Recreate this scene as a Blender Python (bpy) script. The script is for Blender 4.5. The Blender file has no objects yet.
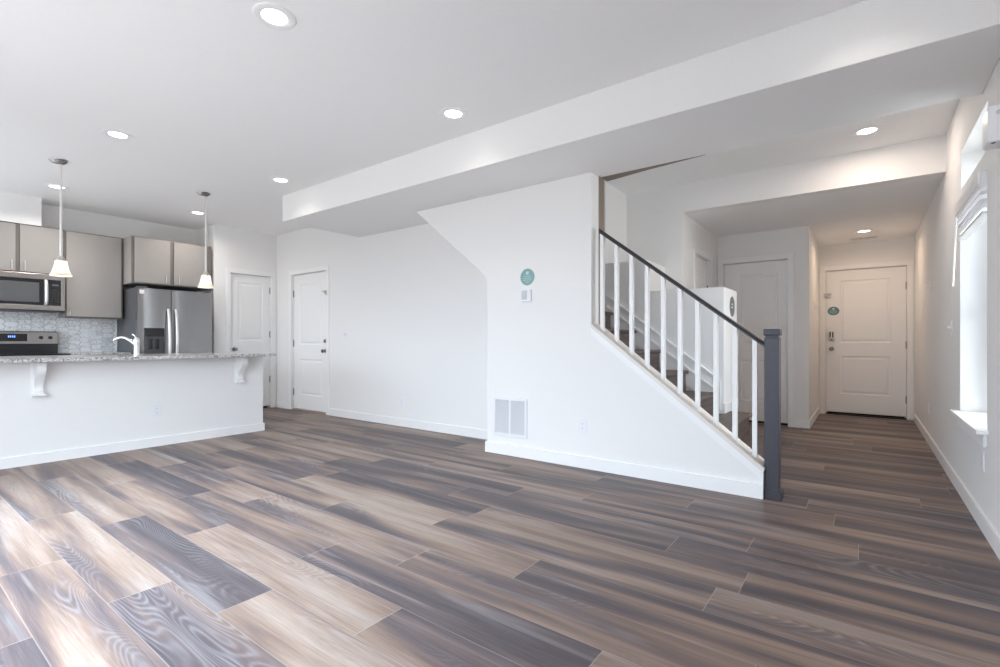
import bpy, bmesh, math, random
from mathutils import Vector, Matrix
random.seed(7)
PI = math.pi
S = bpy.context.scene
COL = S.collection

# ------------------------------------------------------------------ camera, world, light, exposure
cam_d = bpy.data.cameras.new('camera')
cam = bpy.data.objects.new('camera', cam_d)
COL.objects.link(cam)
cam.location = (0, 0, 1.05)
cam.rotation_euler = (PI/2, 0, math.radians(36.81))
cam_d.sensor_width = 36.0
cam_d.lens = 487.5/1000*36.0
cam_d.shift_y = 0.0078
cam_d.clip_start = 0.02
S.camera = cam

S.view_settings.view_transform = 'Standard'
S.view_settings.look = 'None'
S.view_settings.gamma = 1.0
S.view_settings.use_curve_mapping = False
S.view_settings.exposure = 0.38
S.cycles.use_denoising = True
S.cycles.max_bounces = 14
S.cycles.diffuse_bounces = 10
S.cycles.sample_clamp_indirect = 6.0

W = bpy.data.worlds.new('sky')
S.world = W
W.use_nodes = True
wnt = W.node_tree
bg = wnt.nodes['Background']
# overcast sky: brightest overhead, dimmer at the horizon, pale ground below
wtc = wnt.nodes.new('ShaderNodeTexCoord')
wsep = wnt.nodes.new('ShaderNodeSeparateXYZ')
wnt.links.new(wtc.outputs['Generated'], wsep.inputs[0])
wmr = wnt.nodes.new('ShaderNodeMapRange')
wmr.inputs['From Min'].default_value = -1.0
wmr.inputs['From Max'].default_value = 1.0
wnt.links.new(wsep.outputs[2], wmr.inputs['Value'])
wr = wnt.nodes.new('ShaderNodeValToRGB')
wr.color_ramp.elements[0].position = 0.49
wr.color_ramp.elements[0].color = (0.20, 0.204, 0.208, 1)
wr.color_ramp.elements[1].position = 0.51
wr.color_ramp.elements[1].color = (0.36, 0.425, 0.49, 1)
e = wr.color_ramp.elements.new(1.0)
e.color = (0.86, 0.95, 1.05, 1)
wnt.links.new(wmr.outputs[0], wr.inputs['Fac'])
wnt.links.new(wr.outputs['Color'], bg.inputs[0])
bg.inputs[1].default_value = 9.3


def area_light(name, loc, rot, sx, sy, power, color, spread=PI):
    d = bpy.data.lights.new(name, 'AREA')
    d.shape = 'RECTANGLE'
    d.size, d.size_y = sx, sy
    d.energy = power
    d.color = color
    d.spread = spread
    o = bpy.data.objects.new(name, d)
    o.location = loc
    o.rotation_euler = rot
    COL.objects.link(o)
    return o


# daylight portals in the patio door, added kitchen opening and side window openings
for p in (('patio_portal', (-2.65, -0.80, 1.17), (PI/2, 0, 0), 3.5, 2.25),
          ('kitchen_portal', (-6.9, -0.80, 1.50), (PI/2, 0, 0), 2.0, 1.6),
          ('tall_window_portal', (0.735, 4.165, 1.27), (0, PI/2, 0), 1.45, 0.93),
          ('transom_portal', (0.735, 4.14, 2.22), (0, PI/2, 0), 0.26, 0.92)):
    pl = area_light(*p, 1, (1, 1, 1))
    pl.data.cycles.is_portal = True

# daylight just outside the tall window and its transom
area_light('tall_window_daylight', (0.80, 4.165, 1.27), (0, PI/2, 0), 1.5, 1.0, 15, (0.97, 0.98, 1.0))
area_light('transom_daylight', (0.80, 4.14, 2.22), (0, PI/2, 0), 0.30, 0.98, 5, (0.92, 0.96, 1.0))

# hazy sun high behind the camera, falling through the patio door onto the front of the floor
sd = bpy.data.lights.new('hazy_sun', 'SUN')
sd.energy = 9.0
sd.angle = math.radians(36)
sd.color = (0.68, 0.85, 1.0)
so = bpy.data.objects.new('hazy_sun', sd)
so.rotation_euler = Vector((-0.16, 0.69, -0.70)).to_track_quat('-Z', 'Y').to_euler()
so.location = (-2.5, -4, 5)
COL.objects.link(so)

# ------------------------------------------------------------------ materials
MATS = {}


def nodes_of(name):
    m = bpy.data.materials.new(name)
    m.use_nodes = True
    nt = m.node_tree
    return m, nt, nt.nodes['Principled BSDF']


def plain(name, col, rough=0.5, metal=0.0, noise=0.0, scale=30, bump=0.0, spec=0.5, emit=None, es=0):
    m, nt, b = nodes_of(name)
    b.inputs['Roughness'].default_value = rough
    b.inputs['Metallic'].default_value = metal
    b.inputs['Specular IOR Level'].default_value = spec
    c = (*col, 1)
    if noise or bump:
        tc = nt.nodes.new('ShaderNodeTexCoord')
        n = nt.nodes.new('ShaderNodeTexNoise')
        n.inputs['Scale'].default_value = scale
        n.inputs['Detail'].default_value = 3
        nt.links.new(tc.outputs['Object'], n.inputs['Vector'])
        r = nt.nodes.new('ShaderNodeValToRGB')
        r.color_ramp.elements[0].position = 0.3
        r.color_ramp.elements[1].position = 0.7
        r.color_ramp.elements[0].color = (*[x*(1-noise) for x in col], 1)
        r.color_ramp.elements[1].color = (*[min(1, x*(1+noise)) for x in col], 1)
        nt.links.new(n.outputs['Fac'], r.inputs['Fac'])
        nt.links.new(r.outputs['Color'], b.inputs['Base Color'])
        if bump:
            bp = nt.nodes.new('ShaderNodeBump')
            bp.inputs['Strength'].default_value = bump
            bp.inputs['Distance'].default_value = 0.002
            nt.links.new(n.outputs['Fac'], bp.inputs['Height'])
            nt.links.new(bp.outputs['Normal'], b.inputs['Normal'])
    else:
        b.inputs['Base Color'].default_value = c
    if emit:
        b.inputs['Emission Color'].default_value = (*emit, 1)
        b.inputs['Emission Strength'].default_value = es
    MATS[name] = m
    return m


plain('wall', (0.862, 0.858, 0.852), 0.75, noise=0.008, scale=60, bump=0.05, spec=0.25)
plain('ceiling', (0.905, 0.905, 0.905), 0.85, noise=0.008, scale=60, bump=0.05, spec=0.2)
plain('trim', (0.90, 0.90, 0.90), 0.4, noise=0.005, scale=40)
plain('cap', (0.78, 0.74, 0.70), 0.45, noise=0.01, scale=20)
plain('taupe', (0.25, 0.20, 0.16), 0.6, noise=0.02, scale=20)  # dark tone carrying the stair opening's shade as colour
plain('cabinet', (0.335, 0.318, 0.305), 0.45, noise=0.015, scale=25)
plain('cabinet_box', (0.34, 0.32, 0.305), 0.5, noise=0.015, scale=25)
plain('cabinet_frame_shaded', (0.17, 0.155, 0.145), 0.5, noise=0.015, scale=25)  # cabinet colour darkened for the shade in the gaps between doors
plain('newel', (0.048, 0.046, 0.062), 0.38, noise=0.08, scale=18)
plain('rail', (0.05, 0.045, 0.05), 0.35, noise=0.1, scale=18)
plain('nickel', (0.62, 0.59, 0.55), 0.28, metal=1, noise=0.02, scale=50)
plain('dark_nickel', (0.30, 0.28, 0.27), 0.32, metal=1, noise=0.02, scale=50)
plain('rod', (0.80, 0.78, 0.76), 0.3, metal=0.4, noise=0.01, scale=50)
plain('chrome', (0.9, 0.9, 0.9), 0.12, metal=1, noise=0.01, scale=50)
plain('handle_metal', (0.82, 0.80, 0.78), 0.3, metal=0.7, noise=0.02, scale=50)
plain('black', (0.012, 0.012, 0.014), 0.2, noise=0.1, scale=30)
plain('black_matte', (0.02, 0.02, 0.02), 0.6, noise=0.1, scale=30)
plain('dark_grey', (0.085, 0.087, 0.095), 0.4, noise=0.03, scale=30)
plain('oven_glass', (0.10, 0.105, 0.11), 0.08, noise=0.02, scale=30)
plain('plate', (0.84, 0.85, 0.88), 0.35, noise=0.005, scale=40)
plain('plate_grey', (0.55, 0.58, 0.62), 0.4, noise=0.01, scale=40)
plain('slot', (0.25, 0.25, 0.26), 0.5, noise=0.02, scale=40)
plain('teal', (0.24, 0.42, 0.41), 0.55, noise=0.03, scale=60)
plain('blue_teal', (0.13, 0.27, 0.30), 0.55, noise=0.03, scale=60)
plain('grey_decal', (0.17, 0.19, 0.21), 0.55, noise=0.03, scale=60)
plain('print_white', (0.62, 0.76, 0.76), 0.6, noise=0.01, scale=60)
plain('blind', (0.74, 0.73, 0.74), 0.5, noise=0.01, scale=60)
plain('grille_back', (0.16, 0.165, 0.175), 0.7, noise=0.02, scale=60)
plain('wood_sill', (0.42, 0.30, 0.20), 0.5, noise=0.1, scale=30)
plain('lens', (1, 1, 1), 0.4, noise=0.001, scale=30, emit=(1.0, 0.97, 0.93), es=6)
plain('bulb', (1, 1, 1), 0.4, noise=0.001, scale=30, emit=(1.0, 0.94, 0.85), es=40)
plain('display', (0.02, 0.03, 0.1), 0.3, noise=0.01, scale=30, emit=(0.15, 0.3, 1.0), es=2.0)
plain('plumbing_white', (0.7, 0.7, 0.7), 0.3, noise=0.01, scale=30)


def N(nt, typ, **kw):
    n = nt.nodes.new(typ)
    for k, v in kw.items():
        if k.startswith('in_'):
            n.inputs[int(k[3:])].default_value = v
        else:
            setattr(n, k, v)
    return n


def MATH(nt, op, a, b=None, c=None):
    n = nt.nodes.new('ShaderNodeMath')
    n.operation = op
    for i, v in enumerate((a, b, c)):
        if v is None:
            continue
        if isinstance(v, (int, float)):
            n.inputs[i].default_value = v
        else:
            nt.links.new(v, n.inputs[i])
    return n.outputs[0]


def RAMP(nt, fac, stops, interp='LINEAR'):
    r = nt.nodes.new('ShaderNodeValToRGB')
    cr = r.color_ramp
    cr.interpolation = interp
    while len(cr.elements) < len(stops):
        cr.elements.new(0.5)
    for e, (p, c) in zip(cr.elements, stops):
        e.position = p
        e.color = (*c, 1) if len(c) == 3 else c
    nt.links.new(fac, r.inputs['Fac'])
    return r.outputs['Color']


def MIX(nt, fac, a, b, mode='MIX'):
    n = nt.nodes.new('ShaderNodeMix')
    n.data_type = 'RGBA'
    n.blend_type = mode
    if isinstance(fac, (int, float)):
        n.inputs['Factor'].default_value = fac
    else:
        nt.links.new(fac, n.inputs['Factor'])
    for key, v in (('A', a), ('B', b)):
        sock = [s for s in n.inputs if s.name == key and s.type == 'RGBA'][0]
        if isinstance(v, tuple):
            sock.default_value = (*v, 1)
        else:
            nt.links.new(v, sock)
    return [s for s in n.outputs if s.type == 'RGBA'][0]


def plank_material():
    m, nt, b = nodes_of('vinyl_planks')
    L = nt.links.new
    uv = N(nt, 'ShaderNodeUVMap', uv_map='plank')
    rnd = N(nt, 'ShaderNodeAttribute', attribute_name='plank_random')
    sep = N(nt, 'ShaderNodeSeparateXYZ')
    L(uv.outputs[0], sep.inputs[0])
    rs = N(nt, 'ShaderNodeSeparateColor')
    L(rnd.outputs['Color'], rs.inputs[0])
    u, v = sep.outputs[0], sep.outputs[1]
    r1, r2, r3 = rs.outputs[0], rs.outputs[1], rs.outputs[2]

    def coords(sx, sy, k):
        c = N(nt, 'ShaderNodeCombineXYZ')
        L(MATH(nt, 'MULTIPLY', u, sx), c.inputs[0])
        L(MATH(nt, 'MULTIPLY', v, sy), c.inputs[1])
        L(MATH(nt, 'MULTIPLY', r1, k), c.inputs[2])
        return c.outputs[0]

    def noise(vec, scale, detail, dist=0.0, rough=0.5):
        n = N(nt, 'ShaderNodeTexNoise')
        n.inputs['Scale'].default_value = scale
        n.inputs['Detail'].default_value = detail
        n.inputs['Distortion'].default_value = dist
        n.inputs['Roughness'].default_value = rough
        L(vec, n.inputs['Vector'])
        return n.outputs['Fac']
    # broad heart/sap figure: long streaks
    broad = noise(coords(0.55, 6.5, 47.0), 1.0, 2.5, 0.5)
    # shift by plank tone
    tone = MATH(nt, 'ADD', broad, MATH(nt, 'MULTIPLY', MATH(nt, 'SUBTRACT', r2, 0.5), 0.25))
    colr = RAMP(nt, tone, [(0.26, PAL[0]), (0.39, PAL[1]), (0.47, PAL[2]),
                           (0.54, PAL[3]), (0.62, PAL[4]), (0.74, PAL[5])])
    # fine grain
    fine = noise(coords(5.0, 160.0, 13.0), 1.0, 3.0, 0.2, 0.6)
    fin2 = noise(coords(1.6, 45.0, 31.0), 1.0, 3.0, 0.4, 0.6)
    # cathedral growth rings: contour lines of a stretched field
    field = noise(coords(0.8, 5.0, 91.0), 1.0, 1.0, 0.15)
    ring = MATH(nt, 'SINE', MATH(nt, 'MULTIPLY', MATH(nt, 'ADD', field, MATH(nt, 'MULTIPLY', fin2, 0.012)), 290.0))
    ring = MATH(nt, 'POWER', MATH(nt, 'MULTIPLY_ADD', ring, 0.5, 0.5), 2.0)
    ringmask = noise(coords(1.0, 5.0, 23.0), 1.0, 1.0)
    ringmask = MATH(nt, 'ADD', ringmask, MATH(nt, 'MULTIPLY', MATH(nt, 'SUBTRACT', r3, 0.45), 0.22))
    ringmask = RAMP(nt, ringmask, [(0.52, (0, 0, 0)), (0.66, (1, 1, 1))])
    rm = MATH(nt, 'MULTIPLY', MATH(nt, 'MULTIPLY', ring, ringmask), MATH(nt, 'MULTIPLY_ADD', fin2, 1.6, -0.1))
    g = MATH(nt, 'MULTIPLY_ADD', MATH(nt, 'SUBTRACT', fine, 0.5), 0.8, 1.0)
    g2 = MATH(nt, 'MULTIPLY_ADD', MATH(nt, 'SUBTRACT', fin2, 0.5), 0.60, g)
    gc = N(nt, 'ShaderNodeCombineColor')
    for i in range(3):
        L(g2, gc.inputs[i])
    c1 = MIX(nt, 1.0, colr, gc.outputs[0], 'MULTIPLY')
    c2 = MIX(nt, MATH(nt, 'MULTIPLY', rm, 0.40), c1, (0.36, 0.345, 0.36))
    # limed pale streaks, raised to paint in whitish light haze too
    lime_haze = noise(coords(0.9, 14.0, 71.0), 1.0, 3.0, 0.8)
    lime_haze = RAMP(nt, lime_haze, [(0.56, (0, 0, 0)), (0.74, (1, 1, 1))])
    c3 = MIX(nt, MATH(nt, 'MULTIPLY', lime_haze, 0.42), c2, (0.36, 0.335, 0.33))
    # seams: pale micro-bevel at the ends, thin dark one along the sides
    plen = N(nt, 'ShaderNodeAttribute', attribute_name='plank_size')
    ps = N(nt, 'ShaderNodeSeparateColor')
    L(plen.outputs['Color'], ps.inputs[0])
    ue = MATH(nt, 'MINIMUM', u, MATH(nt, 'SUBTRACT', MATH(nt, 'MULTIPLY', ps.outputs[0], 4.0), u))
    ve = MATH(nt, 'MINIMUM', v, MATH(nt, 'SUBTRACT', 0.2285, v))
    endm = MATH(nt, 'LESS_THAN', ue, 0.0018)
    sidm = MATH(nt, 'LESS_THAN', ve, 0.0016)
    c4 = MIX(nt, MATH(nt, 'MULTIPLY', endm, 0.5), c3, (0.45, 0.37, 0.32))
    c5 = MIX(nt, MATH(nt, 'MULTIPLY', sidm, 0.4), c4, (0.40, 0.35, 0.32))
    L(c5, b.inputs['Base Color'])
    b.inputs['Roughness'].default_value = 0.42
    rr = MATH(nt, 'MULTIPLY_ADD', fin2, 0.20, 0.34)
    L(rr, b.inputs['Roughness'])
    b.inputs['Specular IOR Level'].default_value = 0.25
    bp = N(nt, 'ShaderNodeBump')
    bp.inputs['Strength'].default_value = 0.12
    bp.inputs['Distance'].default_value = 0.001
    L(g2, bp.inputs['Height'])
    L(bp.outputs[0], b.inputs['Normal'])
    MATS['planks'] = m


PAL = [(0.073, 0.062, 0.069), (0.103, 0.084, 0.090), (0.148, 0.111, 0.105),
       (0.205, 0.147, 0.121), (0.270, 0.198, 0.162), (0.325, 0.258, 0.218)]
plank_material()


def stair_wood():
    m, nt, b = nodes_of('stair_wood')
    tc = N(nt, 'ShaderNodeTexCoord')
    mp = N(nt, 'ShaderNodeMapping')
    mp.inputs['Scale'].default_value = (14, 1.2, 14)
    nt.links.new(tc.outputs['Object'], mp.inputs[0])
    n = N(nt, 'ShaderNodeTexNoise')
    n.inputs['Scale'].default_value = 2.0
    n.inputs['Detail'].default_value = 4
    n.inputs['Distortion'].default_value = 0.5
    nt.links.new(mp.outputs[0], n.inputs['Vector'])
    c = RAMP(nt, n.outputs['Fac'], [(0.3, (0.060, 0.042, 0.038)), (0.5, (0.10, 0.072, 0.063)), (0.7, (0.155, 0.115, 0.10))])
    nt.links.new(c, b.inputs['Base Color'])
    b.inputs['Roughness'].default_value = 0.45
    MATS['stair_wood'] = m


stair_wood()


def granite():
    m, nt, b = nodes_of('granite')
    tc = N(nt, 'ShaderNodeTexCoord')

    def vor(scale):
        v = N(nt, 'ShaderNodeTexVoronoi')
        v.inputs['Scale'].default_value = scale
        nt.links.new(tc.outputs['Object'], v.inputs['Vector'])
        s = N(nt, 'ShaderNodeSeparateColor')
        nt.links.new(v.outputs['Color'], s.inputs[0])
        return s.outputs[0]
    c1 = RAMP(nt, vor(75), [(0.0, (0.05, 0.045, 0.05)), (0.18, (0.24, 0.22, 0.22)), (0.40, (0.46, 0.45, 0.45)), (0.65, (0.64, 0.63, 0.63))], 'CONSTANT')
    c2 = RAMP(nt, vor(150), [(0.0, (0.03, 0.03, 0.035)), (0.15, (0.34, 0.30, 0.28)), (0.35, (0.68, 0.68, 0.68))], 'CONSTANT')
    c = MIX(nt, 0.4, c1, c2)
    nt.links.new(c, b.inputs['Base Color'])
    b.inputs['Roughness'].default_value = 0.18
    MATS['granite'] = m


granite()


def shade_glass():
    m, nt, b = nodes_of('shade_glass')
    out = nt.nodes['Material Output']
    b.inputs['Base Color'].default_value = (0.86, 0.82, 0.77, 1)
    b.inputs['Roughness'].default_value = 0.3
    t = N(nt, 'ShaderNodeBsdfTranslucent')
    t.inputs[0].default_value = (0.95, 0.91, 0.85, 1)
    mx = N(nt, 'ShaderNodeMixShader')
    mx.inputs[0].default_value = 0.45
    nt.links.new(b.outputs[0], mx.inputs[1])
    nt.links.new(t.outputs[0], mx.inputs[2])
    nt.links.new(mx.outputs[0], out.inputs[0])
    MATS['shade_glass'] = m


shade_glass()


def picket_tile():
    m, nt, b = nodes_of('picket_marble_tile')
    geo = N(nt, 'ShaderNodeNewGeometry')
    sep = N(nt, 'ShaderNodeSeparateXYZ')
    nt.links.new(geo.outputs['Position'], sep.inputs[0])
    y, z = sep.outputs[1], sep.outputs[2]
    LX, H = 0.23, 0.062   # column pitch, two-row pitch

    def cell(oy, oz):
        a = MATH(nt, 'DIVIDE', MATH(nt, 'ADD', y, oy), LX)
        c = MATH(nt, 'DIVIDE', MATH(nt, 'ADD', z, oz), H)
        ia, ic = MATH(nt, 'FLOOR', a), MATH(nt, 'FLOOR', c)
        fa = MATH(nt, 'MULTIPLY', MATH(nt, 'ABSOLUTE', MATH(nt, 'SUBTRACT', MATH(nt, 'FRACT', a), 0.5)), LX)
        fc = MATH(nt, 'MULTIPLY', MATH(nt, 'ABSOLUTE', MATH(nt, 'SUBTRACT', MATH(nt, 'FRACT', c), 0.5)), H)
        # elongated hexagon metric
        d = MATH(nt, 'MAXIMUM', MATH(nt, 'DIVIDE', fc, 0.031),
                 MATH(nt, 'ADD', MATH(nt, 'DIVIDE', fa, 0.0675), MATH(nt, 'MULTIPLY', MATH(nt, 'DIVIDE', fc, 0.031), 0.296)))
        return d, ia, ic
    d1, a1, c1 = cell(10.0, 10.0)
    d2, a2, c2 = cell(10.0+LX/2, 10.0+H/2)
    pick = MATH(nt, 'LESS_THAN', d2, d1)
    d = MATH(nt, 'MINIMUM', d1, d2)
    idc = N(nt, 'ShaderNodeCombineXYZ')
    for i, (p, q) in enumerate(((a1, a2), (c1, c2))):
        mx = MATH(nt, 'ADD', MATH(nt, 'MULTIPLY', p, MATH(nt, 'SUBTRACT', 1.0, pick)), MATH(nt, 'MULTIPLY', q, pick))
        nt.links.new(mx, idc.inputs[i])
    nt.links.new(pick, idc.inputs[2])
    wn = N(nt, 'ShaderNodeTexWhiteNoise')
    nt.links.new(idc.outputs[0], wn.inputs['Vector'])
    tilec = RAMP(nt, wn.outputs['Value'], [(0.0, (0.52, 0.54, 0.56)), (0.06, (0.80, 0.81, 0.82)), (0.3, (0.87, 0.88, 0.88)), (0.8, (0.91, 0.91, 0.91))])
    ns = N(nt, 'ShaderNodeTexNoise')
    ns.inputs['Scale'].default_value = 9.0
    ns.inputs['Detail'].default_value = 6
    ns.inputs['Distortion'].default_value = 2.2
    off = N(nt, 'ShaderNodeVectorMath', operation='ADD')
    nt.links.new(geo.outputs['Position'], off.inputs[0])
    nt.links.new(wn.outputs['Color'], off.inputs[1])
    nt.links.new(off.outputs[0], ns.inputs['Vector'])
    vein = RAMP(nt, ns.outputs['Fac'], [(0.47, (0, 0, 0)), (0.5, (1, 1, 1)), (0.53, (0, 0, 0))])
    col = MIX(nt, MATH(nt, 'MULTIPLY', vein, 0.8), tilec, (0.36, 0.36, 0.37))
    grout = MATH(nt, 'GREATER_THAN', d, 0.925)
    col = MIX(nt, grout, col, (0.60, 0.59, 0.58))
    nt.links.new(col, b.inputs['Base Color'])
    b.inputs['Roughness'].default_value = 0.22
    MATS['picket'] = m


picket_tile()


def steel(name, base, sx, rough=0.3):
    m, nt, b = nodes_of(name)
    tc = N(nt, 'ShaderNodeTexCoord')
    mp = N(nt, 'ShaderNodeMapping')
    mp.inputs['Scale'].default_value = sx
    nt.links.new(tc.outputs['Object'], mp.inputs[0])
    n = N(nt, 'ShaderNodeTexNoise')
    n.inputs['Scale'].default_value = 3.0
    n.inputs['Detail'].default_value = 3
    nt.links.new(mp.outputs[0], n.inputs['Vector'])
    c = RAMP(nt, n.outputs['Fac'], [(0.3, tuple(x*0.93 for x in base)), (0.7, tuple(min(1, x*1.06) for x in base))])
    nt.links.new(c, b.inputs['Base Color'])
    b.inputs['Metallic'].default_value = 1.0
    b.inputs['Roughness'].default_value = rough
    bp = N(nt, 'ShaderNodeBump')
    bp.inputs['Strength'].default_value = 0.05
    bp.inputs['Distance'].default_value = 0.001
    nt.links.new(n.outputs['Fac'], bp.inputs['Height'])
    nt.links.new(bp.outputs[0], b.inputs['Normal'])
    MATS[name] = m


steel('steel', (0.35, 0.322, 0.305), (1, 1, 60))
steel('steel_door', (0.34, 0.335, 0.335), (1, 70, 1), 0.24)


def glass():
    m = bpy.data.materials.new('clear_glass')
    m.use_nodes = True
    nt = m.node_tree
    nt.nodes.clear()
    out = N(nt, 'ShaderNodeOutputMaterial')
    fr = N(nt, 'ShaderNodeFresnel')
    fr.inputs[0].default_value = 1.45
    t = N(nt, 'ShaderNodeBsdfTransparent')
    t.inputs[0].default_value = (0.96, 0.98, 0.98, 1)
    g = N(nt, 'ShaderNodeBsdfGlossy')
    g.inputs['Roughness'].default_value = 0.02
    mx = N(nt, 'ShaderNodeMixShader')
    nt.links.new(fr.outputs[0], mx.inputs[0])
    nt.links.new(t.outputs[0], mx.inputs[1])
    nt.links.new(g.outputs[0], mx.inputs[2])
    nt.links.new(mx.outputs[0], out.inputs[0])
    MATS['glass'] = m


glass()

# ------------------------------------------------------------------ mesh helpers


def BM():
    return bmesh.new()


def box(bm, x0, x1, y0, y1, z0, z1, bev=0.0, seg=2):
    x0, x1 = min(x0, x1), max(x0, x1)
    y0, y1 = min(y0, y1), max(y0, y1)
    z0, z1 = min(z0, z1), max(z0, z1)
    t = bmesh.new()
    vs = [t.verts.new((x, y, z)) for x in (x0, x1) for y in (y0, y1) for z in (z0, z1)]
    for f in ((0, 1, 3, 2), (4, 6, 7, 5), (0, 4, 5, 1), (2, 3, 7, 6), (0, 2, 6, 4), (1, 5, 7, 3)):
        t.faces.new([vs[i] for i in f])
    bmesh.ops.recalc_face_normals(t, faces=t.faces)
    if bev:
        bmesh.ops.bevel(t, geom=t.edges[:], offset=bev, segments=seg, affect='EDGES', profile=0.5, clamp_overlap=True)
    merge(bm, t)


def merge(bm, t, mat=None):
    if mat is not None:
        bmesh.ops.transform(t, matrix=mat, verts=t.verts)
    me = bpy.data.meshes.new('tmp')
    t.to_mesh(me)
    t.free()
    bm.from_mesh(me)
    bpy.data.meshes.remove(me)


def frame_from(d):
    d = d.normalized()
    up = Vector((0, 0, 1)) if abs(d.z) < 0.95 else Vector((1, 0, 0))
    a = d.cross(up).normalized()
    return a, a.cross(d).normalized()


def tube(bm, pts, radii, seg=16, cap=True):
    pts = [Vector(p) for p in pts]
    if not hasattr(radii, '__len__'):
        radii = [radii]*len(pts)
    rings = []
    a = None
    for i, p in enumerate(pts):
        d = pts[min(i+1, len(pts)-1)]-pts[max(i-1, 0)]
        d.normalize()
        if a is None:
            a, b = frame_from(d)
        else:
            a = (a-d*a.dot(d)).normalized()
            b = a.cross(d)
        rings.append([bm.verts.new(p+(a*math.cos(t)+b*math.sin(t))*radii[i]) for t in [2*PI*k/seg for k in range(seg)]])
    fs = []
    for r, s in zip(rings, rings[1:]):
        for k in range(seg):
            fs.append(bm.faces.new((r[k], r[(k+1) % seg], s[(k+1) % seg], s[k])))
    if cap:
        fs.append(bm.faces.new(rings[0]))
        fs.append(bm.faces.new(rings[-1]))
    bmesh.ops.recalc_face_normals(bm, faces=fs)


def lathe(bm, prof, c=(0, 0, 0), axis='Z', seg=40, close=False):
    """prof: list of (r, h) along the axis."""
    c = Vector(c)
    rings = []
    for r, h in prof:
        ring = []
        for k in range(seg):
            t = 2*PI*k/seg
            x, y = max(r, 1e-5)*math.cos(t), max(r, 1e-5)*math.sin(t)
            p = {'Z': (x, y, h), 'X': (h, x, y), 'Y': (x, h, y)}[axis]
            ring.append(bm.verts.new(c+Vector(p)))
        rings.append(ring)
    fs = []
    n = len(rings)
    for i in range(n if close else n-1):
        r, s = rings[i], rings[(i+1) % n]
        for k in range(seg):
            fs.append(bm.faces.new((r[k], r[(k+1) % seg], s[(k+1) % seg], s[k])))
    if not close:
        fs.append(bm.faces.new(rings[0]))
        fs.append(bm.faces.new(rings[-1]))
    bmesh.ops.recalc_face_normals(bm, faces=fs)


def prism(bm, pts, plane, a, b, bev=0.0):
    """outline pts extruded between a and b along the axis normal to plane ('XZ' -> along Y, 'YZ' -> X, 'XY' -> Z)"""
    t = bmesh.new()

    def P(p, h):
        return {'XZ': (p[0], h, p[1]), 'YZ': (h, p[0], p[1]), 'XY': (p[0], p[1], h)}[plane]
    v0 = [t.verts.new(P(p, a)) for p in pts]
    v1 = [t.verts.new(P(p, b)) for p in pts]
    n = len(pts)
    t.faces.new(v0)
    t.faces.new(v1)
    for i in range(n):
        t.faces.new((v0[i], v0[(i+1) % n], v1[(i+1) % n], v1[i]))
    bmesh.ops.recalc_face_normals(t, faces=t.faces)
    if bev:
        bmesh.ops.bevel(t, geom=t.edges[:], offset=bev, segments=2, affect='EDGES', profile=0.5, clamp_overlap=True)
    merge(bm, t)


def wall_mesh(bm, axis, a0, a1, t0, t1, z0, z1, holes):
    """wall along axis ('X' or 'Y') from a0..a1, thickness t0..t1, with rectangular holes (lo, hi, zlo, zhi)"""
    A = sorted({a0, a1, *[h[0] for h in holes], *[h[1] for h in holes]})
    Z = sorted({z0, z1, *[h[2] for h in holes], *[h[3] for h in holes]})
    A = [a for a in A if a0 <= a <= a1]
    Z = [z for z in Z if z0 <= z <= z1]

    def solid(i, j):
        if not (0 <= i < len(A)-1 and 0 <= j < len(Z)-1):
            return False
        ca, cz = (A[i]+A[i+1])/2, (Z[j]+Z[j+1])/2
        return not any(h[0] < ca < h[1] and h[2] < cz < h[3] for h in holes)
    cache = {}

    def V(i, j, k):
        key = (i, j, k)
        if key not in cache:
            t = (t0, t1)[k]
            cache[key] = bm.verts.new((A[i], t, Z[j]) if axis == 'X' else (t, A[i], Z[j]))
        return cache[key]
    fs = []
    for i in range(len(A)-1):
        for j in range(len(Z)-1):
            if not solid(i, j):
                continue
            for k in (0, 1):
                fs.append(bm.faces.new((V(i, j, k), V(i+1, j, k), V(i+1, j+1, k), V(i, j+1, k))))
            if not solid(i-1, j):
                fs.append(bm.faces.new((V(i, j, 0), V(i, j+1, 0), V(i, j+1, 1), V(i, j, 1))))
            if not solid(i+1, j):
                fs.append(bm.faces.new((V(i+1, j, 0), V(i+1, j+1, 0), V(i+1, j+1, 1), V(i+1, j, 1))))
            if not solid(i, j-1):
                fs.append(bm.faces.new((V(i, j, 0), V(i+1, j, 0), V(i+1, j, 1), V(i, j, 1))))
            if not solid(i, j+1):
                fs.append(bm.faces.new((V(i, j+1, 0), V(i+1, j+1, 0), V(i+1, j+1, 1), V(i, j+1, 1))))
    bmesh.ops.recalc_face_normals(bm, faces=fs)


def world_loc(o):
    p = Vector((0, 0, 0))
    while o:
        p += o.location
        o = o.parent
    return p


def obj(name, bm, mat, parent=None, smooth=False, local=False, label=None):
    """link ONE mesh object; coordinates are world ones unless local"""
    if parent is not None and not local:
        bmesh.ops.translate(bm, verts=bm.verts, vec=-world_loc(parent))
    me = bpy.data.meshes.new(name)
    bm.to_mesh(me)
    bm.free()
    me.materials.append(MATS[mat])
    if smooth:
        me.polygons.foreach_set('use_smooth', [True]*len(me.polygons))
        me.set_sharp_from_angle(angle=math.radians(36))
    o = bpy.data.objects.new(name, me)
    COL.objects.link(o)
    if parent is not None:
        o.parent = parent
    if label:
        o['label'] = label
    return o


def tag(o, label, cat, group=None, kind=None):
    o['label'] = label
    o['category'] = cat
    if group:
        o['group'] = group
    if kind:
        o['kind'] = kind
    return o


def thing(name, label, cat, loc=(0, 0, 0), group=None, kind=None, rotz=0):
    o = bpy.data.objects.new(name, None)
    o.empty_display_size = 0.1
    o.location = loc
    o.rotation_euler = (0, 0, rotz)
    COL.objects.link(o)
    return tag(o, label, cat, group, kind)


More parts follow.
